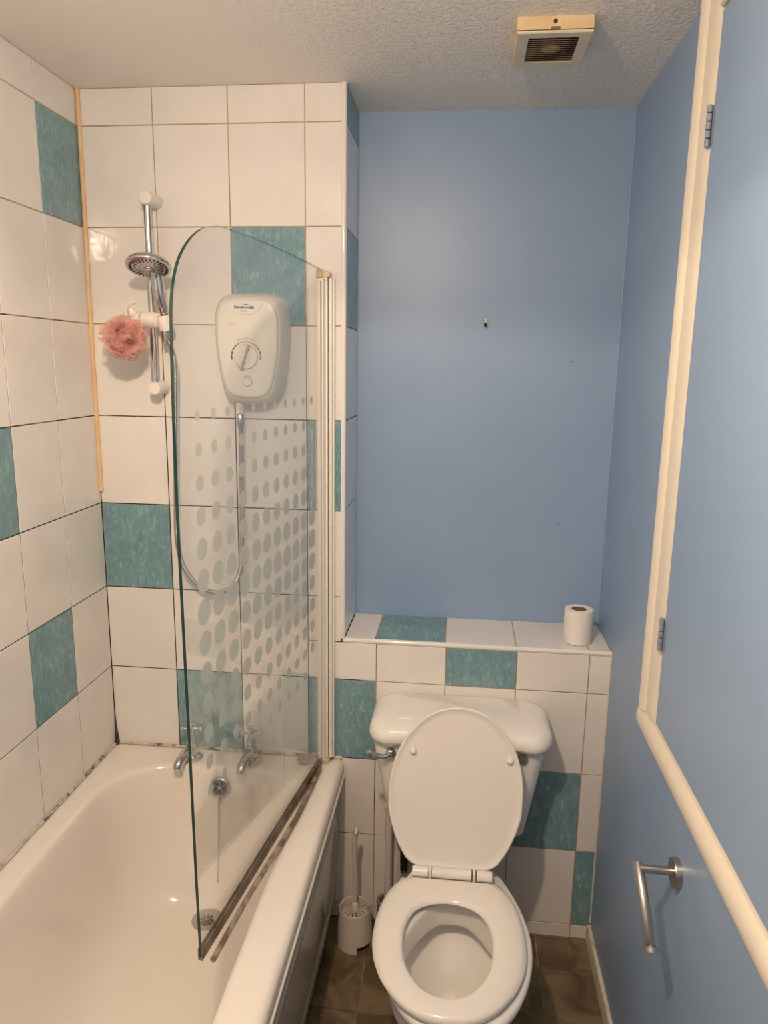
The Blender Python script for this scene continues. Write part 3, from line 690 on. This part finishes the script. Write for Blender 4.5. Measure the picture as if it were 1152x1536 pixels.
# pink puff
def puff(c, R):
    V, F = [], []; rnd = random.Random(3)
    for k in range(70):
        d = Vector((rnd.gauss(0, 1), rnd.gauss(0, 1)-.2, rnd.gauss(0, 1))).normalized()
        t = d.cross(Vector((rnd.gauss(0, 1), rnd.gauss(0, 1), rnd.gauss(0, 1)))).normalized(); b = d.cross(t)
        span = rnd.uniform(.6, 1.1); nu, nv = 36, 5; fr1 = rnd.uniform(4, 7); ph = rnd.uniform(0, 6); Rk = R*rnd.uniform(.78, 1.02)*(1+.16*noise.noise(d*1.7+Vector((3, 1, 0)))); base = len(V)
        for i in range(nu+1):
            u = (i/nu*2-1)*span
            for j in range(nv+1):
                q = j/nv; r = Rk*(.42+.58*q)*(1-.10*abs(u)**2)
                dirv = (d*math.cos(u)+t*math.sin(u))
                wv = .014*q*math.sin(fr1*u*2+ph)+.004*q*math.sin(fr1*5*u+ph*2)
                p_ = dirv*r+b*(wv+.006*(1-q)*math.sin(u*3))
                p_ = p_+Vector((noise.noise(p_*38), noise.noise(p_*38+Vector((9, 0, 0))), noise.noise(p_*38+Vector((0, 9, 0)))))*.010
                V.append(Vector(c)+p_)
        for i in range(nu):
            for j in range(nv):
                a = base+i*(nv+1)+j; F.append((a, a+nv+1, a+nv+2, a+1))
    return V, F
pf = empty('bath_puff', (-.043, -.128, 1.69), 'pink mesh bath puff hanging from the slider clamp', 'bath puff')
add('mesh_ruffles', puff((-.043, -.128, 1.754), .060), M['pink'], pf, 80)
add('cord', tube(spline([(-.035, -.105, 1.79), (-.048, -.095, 1.815), (-.050, -.085, 1.836), (-.036, -.068, 1.845)], 5), .0014, 6), M['pink'], pf, 60)

# ------------------------------------------------------------------ toilet
toi = empty('toilet', (.845, -.40, 0), 'white close-coupled toilet with lid up and seat down, against the tiled boxing', 'toilet')
PX = .848
def halfprof(tab, y):
    for (y0, w0), (y1, w1) in zip(tab, tab[1:]):
        if y1 <= y <= y0: t = (y0-y)/(y0-y1); return w0+(w1-w0)*t
    return 0
def egg(cx, yb, yf, hw, z, wb=.55, n=48, ymax=.52, sq=2.0):
    """egg loop: back at yb (flat-ish, width wb*hw), widest at ymax along, front yf rounded"""
    P = []
    ym = yb+(yf-yb)*ymax
    for i in range(n):
        a = 2*PI*i/n; s, c_ = math.sin(a), math.cos(a)       # a=0 front
        if c_ >= 0: P.append((cx+hw*s, ym+(yf-ym)*c_, z))
        else:
            k = -c_; e = wb
            x = hw*math.copysign(abs(s)**.62, s)*(1-(1-e)*k**1.4) if abs(s) > 1e-6 else 0
            P.append((cx+x, ym+(yb-ym)*min(1, k**1.0*1.0), z))
    return list(reversed(P))
def pan():
    L = []
    ex = [(.000, -.30, -.585, .105, .62), (.012, -.295, -.590, .108, .62), (.05, -.30, -.580, .100, .62), (.13, -.30, -.585, .098, .66), (.20, -.29, -.615, .112, .70), (.26, -.265, -.660, .135, .72), (.31, -.235, -.70, .154, .74), (.345, -.21, -.732, .166, .74),
          (.370, -.200, -.752, .1735, .74), (.388, -.198, -.760, .1770, .74), (.396, -.200, -.757, .1755, .74), (.400, -.206, -.750, .171, .74)]
    for z, yb, yf, hw, wb in ex: L.append(egg(PX, yb, yf, hw, z, wb))
    inn = [(.400, -.374, -.716, .124, 1), (.396, -.380, -.710, .119, 1), (.388, -.382, -.706, .117, 1), (.342, -.385, -.703, .115, 1), (.335, -.383, -.705, .117, 1), (.336, -.350, -.726, .142, 1), (.325, -.345, -.726, .145, 1), (.29, -.352, -.710, .138, 1), (.26, -.405, -.675, .115, 1), (.215, -.43, -.640, .090, 1), (.185, -.46, -.61, .062, 1), (.172, -.50, -.58, .035, 1)]
    for z, yb, yf, hw, wb in inn: L.append([(q[0], q[1], q[2]) for q in egg(.842, yb, yf, hw, z, .62)])
    return loft(L)
add('pan', pan(), M['porcelain'], toi, 60)
add('water', (egg(.842, -.452, -.618, .066, .190, .62), [tuple(range(48))]), M['water'], toi, 0)
SX = .834
sh = [(-.335, .108), (-.345, .122), (-.36, .136), (-.384, .1495), (-.42, .1605), (-.463, .1685), (-.50, .1712), (-.54, .1712), (-.58, .166), (-.61, .158), (-.65, .141), (-.69, .113), (-.715, .086), (-.733, .055), (-.742, .020)]
def seat_loop(z, ins=0, scale_back=0):
    pts = [(SX-w+ins*(1 if w > .05 else 0), y, z) for y, w in sh]
    right = [(2*SX-x, y, zz) for x, y, zz in reversed(pts)]
    P = spline(pts+right, 5, True)
    c = Vector((SX, -.53, z))
    return [Vector((c.x+(p_.x-c.x)*(1-ins/.171), c.y+(p_.y-c.y)*(1-ins/.205), z)) for p_ in P]
hole = [(0, -.414), (.045, -.423), (.078, -.447), (.096, -.490), (.1005, -.535), (.095, -.590), (.080, -.630), (.055, -.665), (.028, -.682), (0, -.686)]
def hole_loop(z, grow, m):
    pts = [(SX-.003-a, b, z) for a, b in hole]+[(SX-.003+a, b, z) for a, b in reversed(hole[1:-1])]
    P = spline(pts, 12, True); c = Vector((SX-.003, -.55, z))
    P = [Vector((c.x+(q.x-c.x)*(1+grow/.10), c.y+(q.y-c.y)*(1+grow/.136), z)) for q in P]
    # resample by angle around the seat's centre to match the outer loop
    return P
def by_angle(loop, angs, c):
    n_ = len(loop); A = []
    for q in loop: A.append(math.atan2(q.y-c.y, q.x-c.x))
    out = []
    for a in angs:
        best = None
        for i in range(n_):
            a0, a1 = A[i], A[(i+1) % n_]; d0 = (a-a0+PI) % (2*PI)-PI; d1 = (a1-a+PI) % (2*PI)-PI; dd = (a1-a0+PI) % (2*PI)-PI
            if d0*dd >= 0 and d1*dd >= 0 and abs(dd) > 1e-9 and abs(dd) < 1:
                t = d0/dd; best = loop[i].lerp(loop[(i+1) % n_], min(1, max(0, t))); break
        out.append(best if best is not None else loop[min(range(n_), key=lambda i: abs((A[i]-a+PI) % (2*PI)-PI))].copy())
    return out
cS = Vector((SX, -.53, 0)); angs = [-PI+2*PI*i/120 for i in range(120)]
def ring_seat():
    Ls = [(seat_loop(.4085, .002)), (seat_loop(.4085, 0)), (seat_loop(.416, -.0012)), (seat_loop(.422, .001)), (seat_loop(.4265, .006)), (seat_loop(.4285, .014))]
    outs = [by_angle(l, angs, cS) for l in Ls]
    ins = [by_angle(hole_loop(z, g, 0), angs, cS) for z, g in ((.4285, .014), (.4265, .006), (.4225, .0015), (.4185, 0), (.414, .003), (.4085, .011))]
    L = outs+ins; V, F = loft(L, False, False); n_ = 120; e = (len(L)-1)*n_
    for i in range(n_):
        j = (i+1) % n_; F.append((e+i, e+j, j, i))
    return V, F
add('seat', ring_seat(), M['seat'], toi, 50)
# hinges on the pan behind the seat
hy, hz_ = -.321, .430
hg = add('hinge_barrel', cyl((SX-.048, hy, hz_), (SX+.052, hy, hz_), .0135, 24, .001), M['seat'], toi, 40)
for a, b in ((SX-.098, SX-.057), (SX+.065, SX+.104)): add('hinge_barrel', cyl((a, hy, hz_), (b, hy, hz_), .0135, 24, .001), M['seat'], toi, 40)
for x in (SX-.0525, SX+.0585): add('hinge_post', join(bbox(x-.0035, x+.0035, hy-.012, hy+.012, .400, hz_+.012, .001)), M['seat'], toi)
add('hinge_foot', join(bbox(SX-.066, SX-.044, hy-.010, hy+.022, .3995, .412, .003), bbox(SX+.050, SX+.072, hy-.010, hy+.022, .3995, .412, .003)), M['seat'], toi)
# lid: modelled closed, then swung up about the hinge
def lid_loop(ins):
    t = [(-.330, .070), (-.332, .092), (-.341, .110), (-.357, .124)]+sh[4:]
    t[4] = (-.40, .148); P = spline([(SX-w, y, 0) for y, w in t]+[(SX+w, y, 0) for y, w in reversed(t)], 5, True); c = Vector((SX, -.53, 0))
    return [Vector((c.x+(q.x-c.x)*(1-ins/.171), c.y+(q.y-c.y)*(1-ins/.205), 0)) for q in P]
def lid_geo():
    def ll(ins, h):
        return [Vector((q.x, q.y, h)) for q in by_angle(lid_loop(ins), angs, cS)]
    # h: local thickness axis, + = underside (faces the camera when up)
    L = [ll(.03, -.010), ll(.012, -.0085), ll(.003, -.005), ll(0, 0), ll(.0005, .004), ll(.0025, .006), ll(.0055, .006), ll(.008, .0035), ll(.02, .0025), ll(.08, .002), ll(.14, .002)]
    V, F = loft(L)
    up = Vector((0, .098, .375)).normalized(); nrm = Vector((0, -.375, .098)).normalized()
    O = Vector((0, -.308, .4375)); k = .985
    return [Vector((v.x+.010*(-.335-v.y)/.4, 0, 0))+Vector((0, O.y, O.z))+up*(-.330-v.y)*k+nrm*v.z for v in V], F, up, nrm, O
lv, lf, up, nrm, O = lid_geo()
lid = add('lid', (lv, [tuple(reversed(f)) for f in lf]), M['seat'], toi, 50)
def lid_pt(x, s, h): return Vector((x, O.y, O.z))+up*s+nrm*h
for x, s in ((.727, .288), (.975, .279)):
    add('buffer', lathe([(.0085, 0), (.009, .004), (.0065, .010), (.002, .0125)], lid_pt(x, s, .001), nrm, 18), M['seat'], lid, 50)
# cistern
def cist():
    L = []
    def lp(x0, x1, y0, y1, z, r): L.append(rrect(x0, x1, y0, y1, z, r, 8))
    lp(.690, 1.000, -.150, -.004, .428, [.03, .03, .004, .004])
    lp(.668, 1.020, -.165, -.003, .434, [.035, .035, .004, .004])
    lp(.657, 1.032, -.172, -.003, .447, [.04, .04, .004, .004])
    lp(.648, 1.040, -.177, -.003, .50, [.04, .04, .004, .004])
    lp(.630, 1.057, -.184, -.003, .60, [.04, .04, .004, .004])
    lp(.614, 1.071, -.190, -.003, .69, [.04, .04, .004, .004])
    lp(.612, 1.073, -.191, -.003, .717, [.04, .04, .004, .004])
    return loft(L)
cs = add('cistern', cist(), M['porcelain'], toi, 50)
def clid():
    L = []
    for x0, x1, y0, z, r in [(.616, 1.072, -.197, .7125, .045), (.606, 1.084, -.206, .7145, .055), (.601, 1.090, -.210, .720, .060), (.600, 1.091, -.211, .728, .062), (.603, 1.088, -.208, .741, .062), (.609, 1.082, -.201, .751, .062), (.619, 1.072, -.188, .758, .062), (.638, 1.053, -.166, .7635, .06), (.665, 1.026, -.135, .766, .055)]:
        lp = rrect(x0, x1, y0, -.003, z, [r, r, .030, .030], 10); out = []
        for x, y, zz in lp:
            # the ends swell forward and hang lower than the middle
            e = min(1, max(0, (abs(x-.8455)-.165)/.02)); e = e*e*(3-2*e)
            fy = min(1, max(0, (-y-.10)/.08))
            y2 = y+(1-e)*fy*.0045; z2 = zz-(.006*e*fy if zz < .72 else 0)
            out.append((x, y2, z2))
        L.append(out)
    return loft(L)
add('cistern_lid', clid(), M['porcelain'], cs, 60)
lvr = add('flush_lever', join(lathe([(.014, 0), (.0145, .006), (.013, .016), (.007, .021)], (.664, -.186, .683), (0, -1, 0), 24),
    tube(spline([(.662, -.203, .682), (.648, -.210, .679), (.632, -.216, .683), (.617, -.221, .691), (.604, -.224, .701)], 5), lambda t: .0058+.0022*t-.003*max(0, t-.85)/.15, 14)), M['chrome'], cs, 50)
add('side_button', lathe([(.0150, 0), (.0150, .005), (.0125, .008)], (1.011, -.188, .687), (0, -1, 0), 28), M['steel'], cs, 40)
# scale marks inside the bowl
# pipes behind the toilet
pp = empty('waste_pipe', (.650, -.035, 0), 'white vertical pipe on the tiles left of the toilet, under the cistern', 'pipe')
add('pipe', cyl((.648, -.030, .001), (.648, -.030, .424), .0115, 20), M['brush_white'], pp, 60)
add('pipe_cap', cyl((.648, -.030, .405), (.648, -.030, .426), .0135, 20, .002), M['brush_white'], pp, 60)
add('pipe_edge', cyl((.680, -.008, .001), (.680, -.008, .42), .006, 12), M['rail_grey'], pp, 60)
co = empty('pipe_collar', (.634, -.05, .06), 'grey ring collar around the white pipe beside the toilet brush', 'pipe collar')
add('ring', tube([(.6445+.026*math.cos(a), -.035+.026*math.sin(a), .100) for a in [k*PI/16 for k in range(33)]], .0048, 10, False), M['grey_plastic'], co, 60)
add('ring_stay', cyl((.6185, -.035, .001), (.6185, -.035, .097), .0028, 8), M['grey_plastic'], co, 60)
bh = empty('black_valve_handle', (.699, -.03, .20), 'black rubber handle with a hole hanging behind the toilet lid', 'handle')
add('grip', lathe([(.004, 0), (.0095, .004), (.0115, .012), (.0115, .026), (.0100, .030), (.0120, .034), (.0120, .18), (.009, .20), (.007, .215)], (.695, -.030, .197), (0, 0, 1), 20), M['black'], bh, 40)
add('hanging_hole', lathe([(.0032, 0), (.0032, .002)], (.6965, -.0405, .209), (0, -1, 0), 12), M['card'], bh, 0)

# ------------------------------------------------------------------ toilet brush
BX, BY = .556, -.092
br = empty('toilet_brush', (BX, BY, 0), 'white toilet brush in a round holder between bath and toilet', 'toilet brush')
def holder():
    n_ = 48; prof = [(.0535, 0), (.0535, .006), (.0532, .020), (.0515, .05), (.0485, .09), (.0470, .112), (.0468, .117), (.0455, .119), (.0440, .117), (.0438, .112), (.046, .07), (.049, .022), (.050, 0)]
    L = [[(BX+r*math.cos(2*PI*i/n_), BY+r*math.sin(2*PI*i/n_), z+.0005) for i in range(n_)] for r, z in prof]
    V, F = loft(L, False, False); keep = []
    for f in F:
        c = sum((Vector(V[i]) for i in f), Vector())/4; a = math.atan2(c.y-BY, c.x-BX)
        if c.z < .021 and -1.35 < a < -.35: continue
        keep.append(f)
    return V, keep
add('holder', holder(), M['brush_white'], br, 50)
add('holder_base', lathe([(.049, 0), (.049, .002)], (BX, BY, .020), (0, 0, 1), 40), M['dark'], br, 0)  # near-black colour stands in for the shade inside the holder
bt = []
for k in range(13):
    a = 2*PI*k/13; ca, sa = math.cos(a), math.sin(a)
    L = []
    for r, hw, z0, z1 in ((.008, .0012, .055, .104), (.022, .0036, .060, .107), (.036, .0064, .066, .104), (.0415, .0066, .070, .098)):
        L.append([(BX+r*ca-s*hw*sa, BY+r*sa+s*hw*ca, z) for s, z in ((-1, z0), (1, z0), (1, z1), (.4, z1+.003), (-.4, z1+.003), (-1, z1))])
    bt.append(loft(L))
for q in bt: add('bristle_tuft', q, M['bristle'], br, 0)
add('brush_hub', lathe([(.010, .05), (.0115, .105), (.012, .118), (.0095, .124), (.0085, .130), (.005, .133)], (BX, BY, 0), (0, 0, 1), 20), M['brush_white'], br, 50)
add('handle', tube(spline([(BX, BY, .125), (BX, BY, .20), (BX-.0005, BY, .245), (BX-.003, BY-.001, .29), (BX-.001, BY-.002, .345), (BX+.003, BY-.004, .372), (BX+.0045, BY-.010, .379), (BX+.003, BY-.016, .370)], 5),
    lambda t: .0048+.0024*math.exp(-((t-.62)/.16)**2)+.0004, 14), M['brush_white'], br, 60)

# ------------------------------------------------------------------ toilet roll on the ledge
TR = empty('toilet_roll', (1.1745, .083, LEDGE), 'roll of white toilet paper standing at the right end of the ledge', 'toilet roll')
TX, TY_ = 1.1745, .078
add('paper', lathe([(.0395, .001), (.0405, .003), (.0403, .095), (.0398, .0985), (.036, .0992), (.0215, .0985), (.0212, .097), (.0212, .003)], (TX, TY_, LEDGE), n=48, cap0=False, cap1=False), M['paper'], TR, 50)
add('cardboard_core', lathe([(.0212, .0015), (.0212, .0975), (.0200, .0975), (.0200, .0015)], (TX, TY_, LEDGE), n=40, cap0=False, cap1=True), M['card'], TR, 50)
fl_ = [[(TX+(.0405+.0008*j)*math.cos(a), TY_+(.0405+.0008*j)*math.sin(a), LEDGE+z) for j, z in ((0, .002), (1, .002), (1, .097), (0, .097))] for a in [-PI*.47-k*.08 for k in range(8)]]
add('loose_end', loft(fl_), M['paper'], TR, 40)

# ------------------------------------------------------------------ wall things
hb = empty('toilet_roll_holder', (W, -.70, .765), 'brushed steel toilet roll holder on the right wall under the cream sill', 'toilet roll holder')
rz = .765
add('rose', lathe([(.0270, 0), (.0272, .010), (.0262, .0125), (.012, .0128)], (W, -.700, rz), (-1, 0, 0), 40), M['steel'], hb, 40)
add('arm', cyl((W-.012, -.698, rz), (1.188, -.696, rz), .0080, 24), M['steel'], hb, 60)
bar = add('roll_bar', cyl((1.1865, -.686, rz+.006), (1.1970, -.783, .665), .0098, 28, .0008), M['steel'], hb, 60)
add('bar_stop', cyl((1.1967, -.7805, .6678), (1.1975, -.787, .6605), .0128, 28, .001), M['steel'], hb, 40)

hk = empty('wall_hook', (.8785, D, 1.817), 'small brass and black screw hook on the blue niche wall', 'hook')
add('hook_plate', bbox(.8755, .8815, D-.003, D, 1.812, 1.832, .001), M['brass'], hk)
add('hook_screw', cyl((.8785, D-.003, 1.828), (.8785, D-.005, 1.828), .0026, 10), M['brass'], hk)
add('hook_tip', tube(spline([(.8785, D-.003, 1.816), (.8785, D-.012, 1.811), (.8785, D-.015, 1.816)], 4), .0042, 10), M['black'], hk, 50)
def plug_hole(x, y, z, ax, label):
    o = empty('wall_plug', (x, y, z), label, 'wall plug')
    add('plug_rim', lathe([(.0048, 0), (.0045, .0010), (.0028, .0014)], (x, y, z), ax, 16), M['blue'], o, 40)
    add('plug_hole', lathe([(.0021, 0), (.0021, .0017)], (x, y, z), ax, 12), M['black'], o, 0)
plug_hole(1.1283, D, 1.7134, (0, -1, 0), 'small screw hole in the niche wall, lower right of the hook')
plug_hole(1.1219, D, 1.2316, (0, -1, 0), 'small screw hole in the niche wall above the toilet roll')
plug_hole(W, .1044, 1.2264, (-1, 0, 0), 'small screw hole in the right wall beside the niche corner')

# ------------------------------------------------------------------ extractor fan on the ceiling
vt = empty('extractor_fan', (.980, -.235, 2.357), 'square yellowed extractor fan grille on the stippled ceiling', 'extractor fan')
vx0, vx1, vy0, vy1, vz = .905, 1.056, -.319, -.140, 2.357
fx0, fx1, fy0, fy1 = .930, 1.032, -.296, -.172
add('housing', loft([[(vx0, vy0, CEIL), (vx0, vy1, CEIL), (vx1, vy1, CEIL), (vx1, vy0, CEIL)], [(vx0, vy0, vz+.002), (vx0, vy1, vz+.002), (vx1, vy1, vz+.002), (vx1, vy0, vz+.002)]]), M['vent_side'], vt, 0)
def fr4():
    o_ = [(vx0, vy0), (vx0, vy1), (vx1, vy1), (vx1, vy0)]; i_ = [(fx0, fy0), (fx0, fy1), (fx1, fy1), (fx1, fy0)]
    def q(P, z, k=0):
        cx, cy = (vx0+vx1)/2, (vy0+vy1)/2
        return [(x+(k if x < cx else -k), y+(k if y < cy else -k), z) for x, y in P]
    return loft([q(o_, vz+.0035), q(o_, vz-.001), q(o_, vz-.003, .002), q(i_, vz-.003), q(i_, vz+.0015)], False, False)
add('front_frame', fr4(), M['vent_body'], vt, 0)
add('grille_back', box(fx0, fx1, fy0, fy1, vz+.0005, vz+.0019), M['dark'], vt, 0)
ns = 13
for k in range(ns):
    y = fy0+(fy1-fy0)*(k+.5)/ns
    add('slat', loft([[(x, y-.0026, vz-.0028), (x, y+.0018, vz-.0004), (x, y+.0014, vz+.0002), (x, y-.0030, vz-.0022)] for x in (fx0, fx1)]), M['slat'], vt, 0)
add('motor_hub', lathe([(.020, 0), (.020, .0010), (.012, .0022)], (.981, -.234, vz+.0002), (0, 0, -1), 28), M['slat'], vt, 40)
add('fixing_screw', lathe([(.0042, 0), (.0042, .0014), (.002, .002)], (.980, vy0, 2.375), (0, -1, 0), 16), M['black'], vt, 40)
add('catch', bbox(.972, .990, vy0-.0015, vy0, 2.3605, 2.3655, .0004), M['card'], vt)

# ------------------------------------------------------------------ ceiling lamp (above the camera, out of view)
lx, ly, lz = LAMPS[0][0]
cl = empty('ceiling_light', (lx, ly, CEIL), 'round white ceiling lamp holder above the middle of the room', 'ceiling light')
add('ceiling_rose', lathe([(.05, 0), (.052, .012), (.030, .028), (.022, .060)], (lx, ly, CEIL), (0, 0, -1), 32), M['plastic'], cl, 50)
add('bulb_holder', lathe([(.017, 0), (.019, .02), (.019, .05), (.016, .058)], (lx, ly, CEIL-.055), (0, 0, -1), 24), M['plastic'], cl, 50)
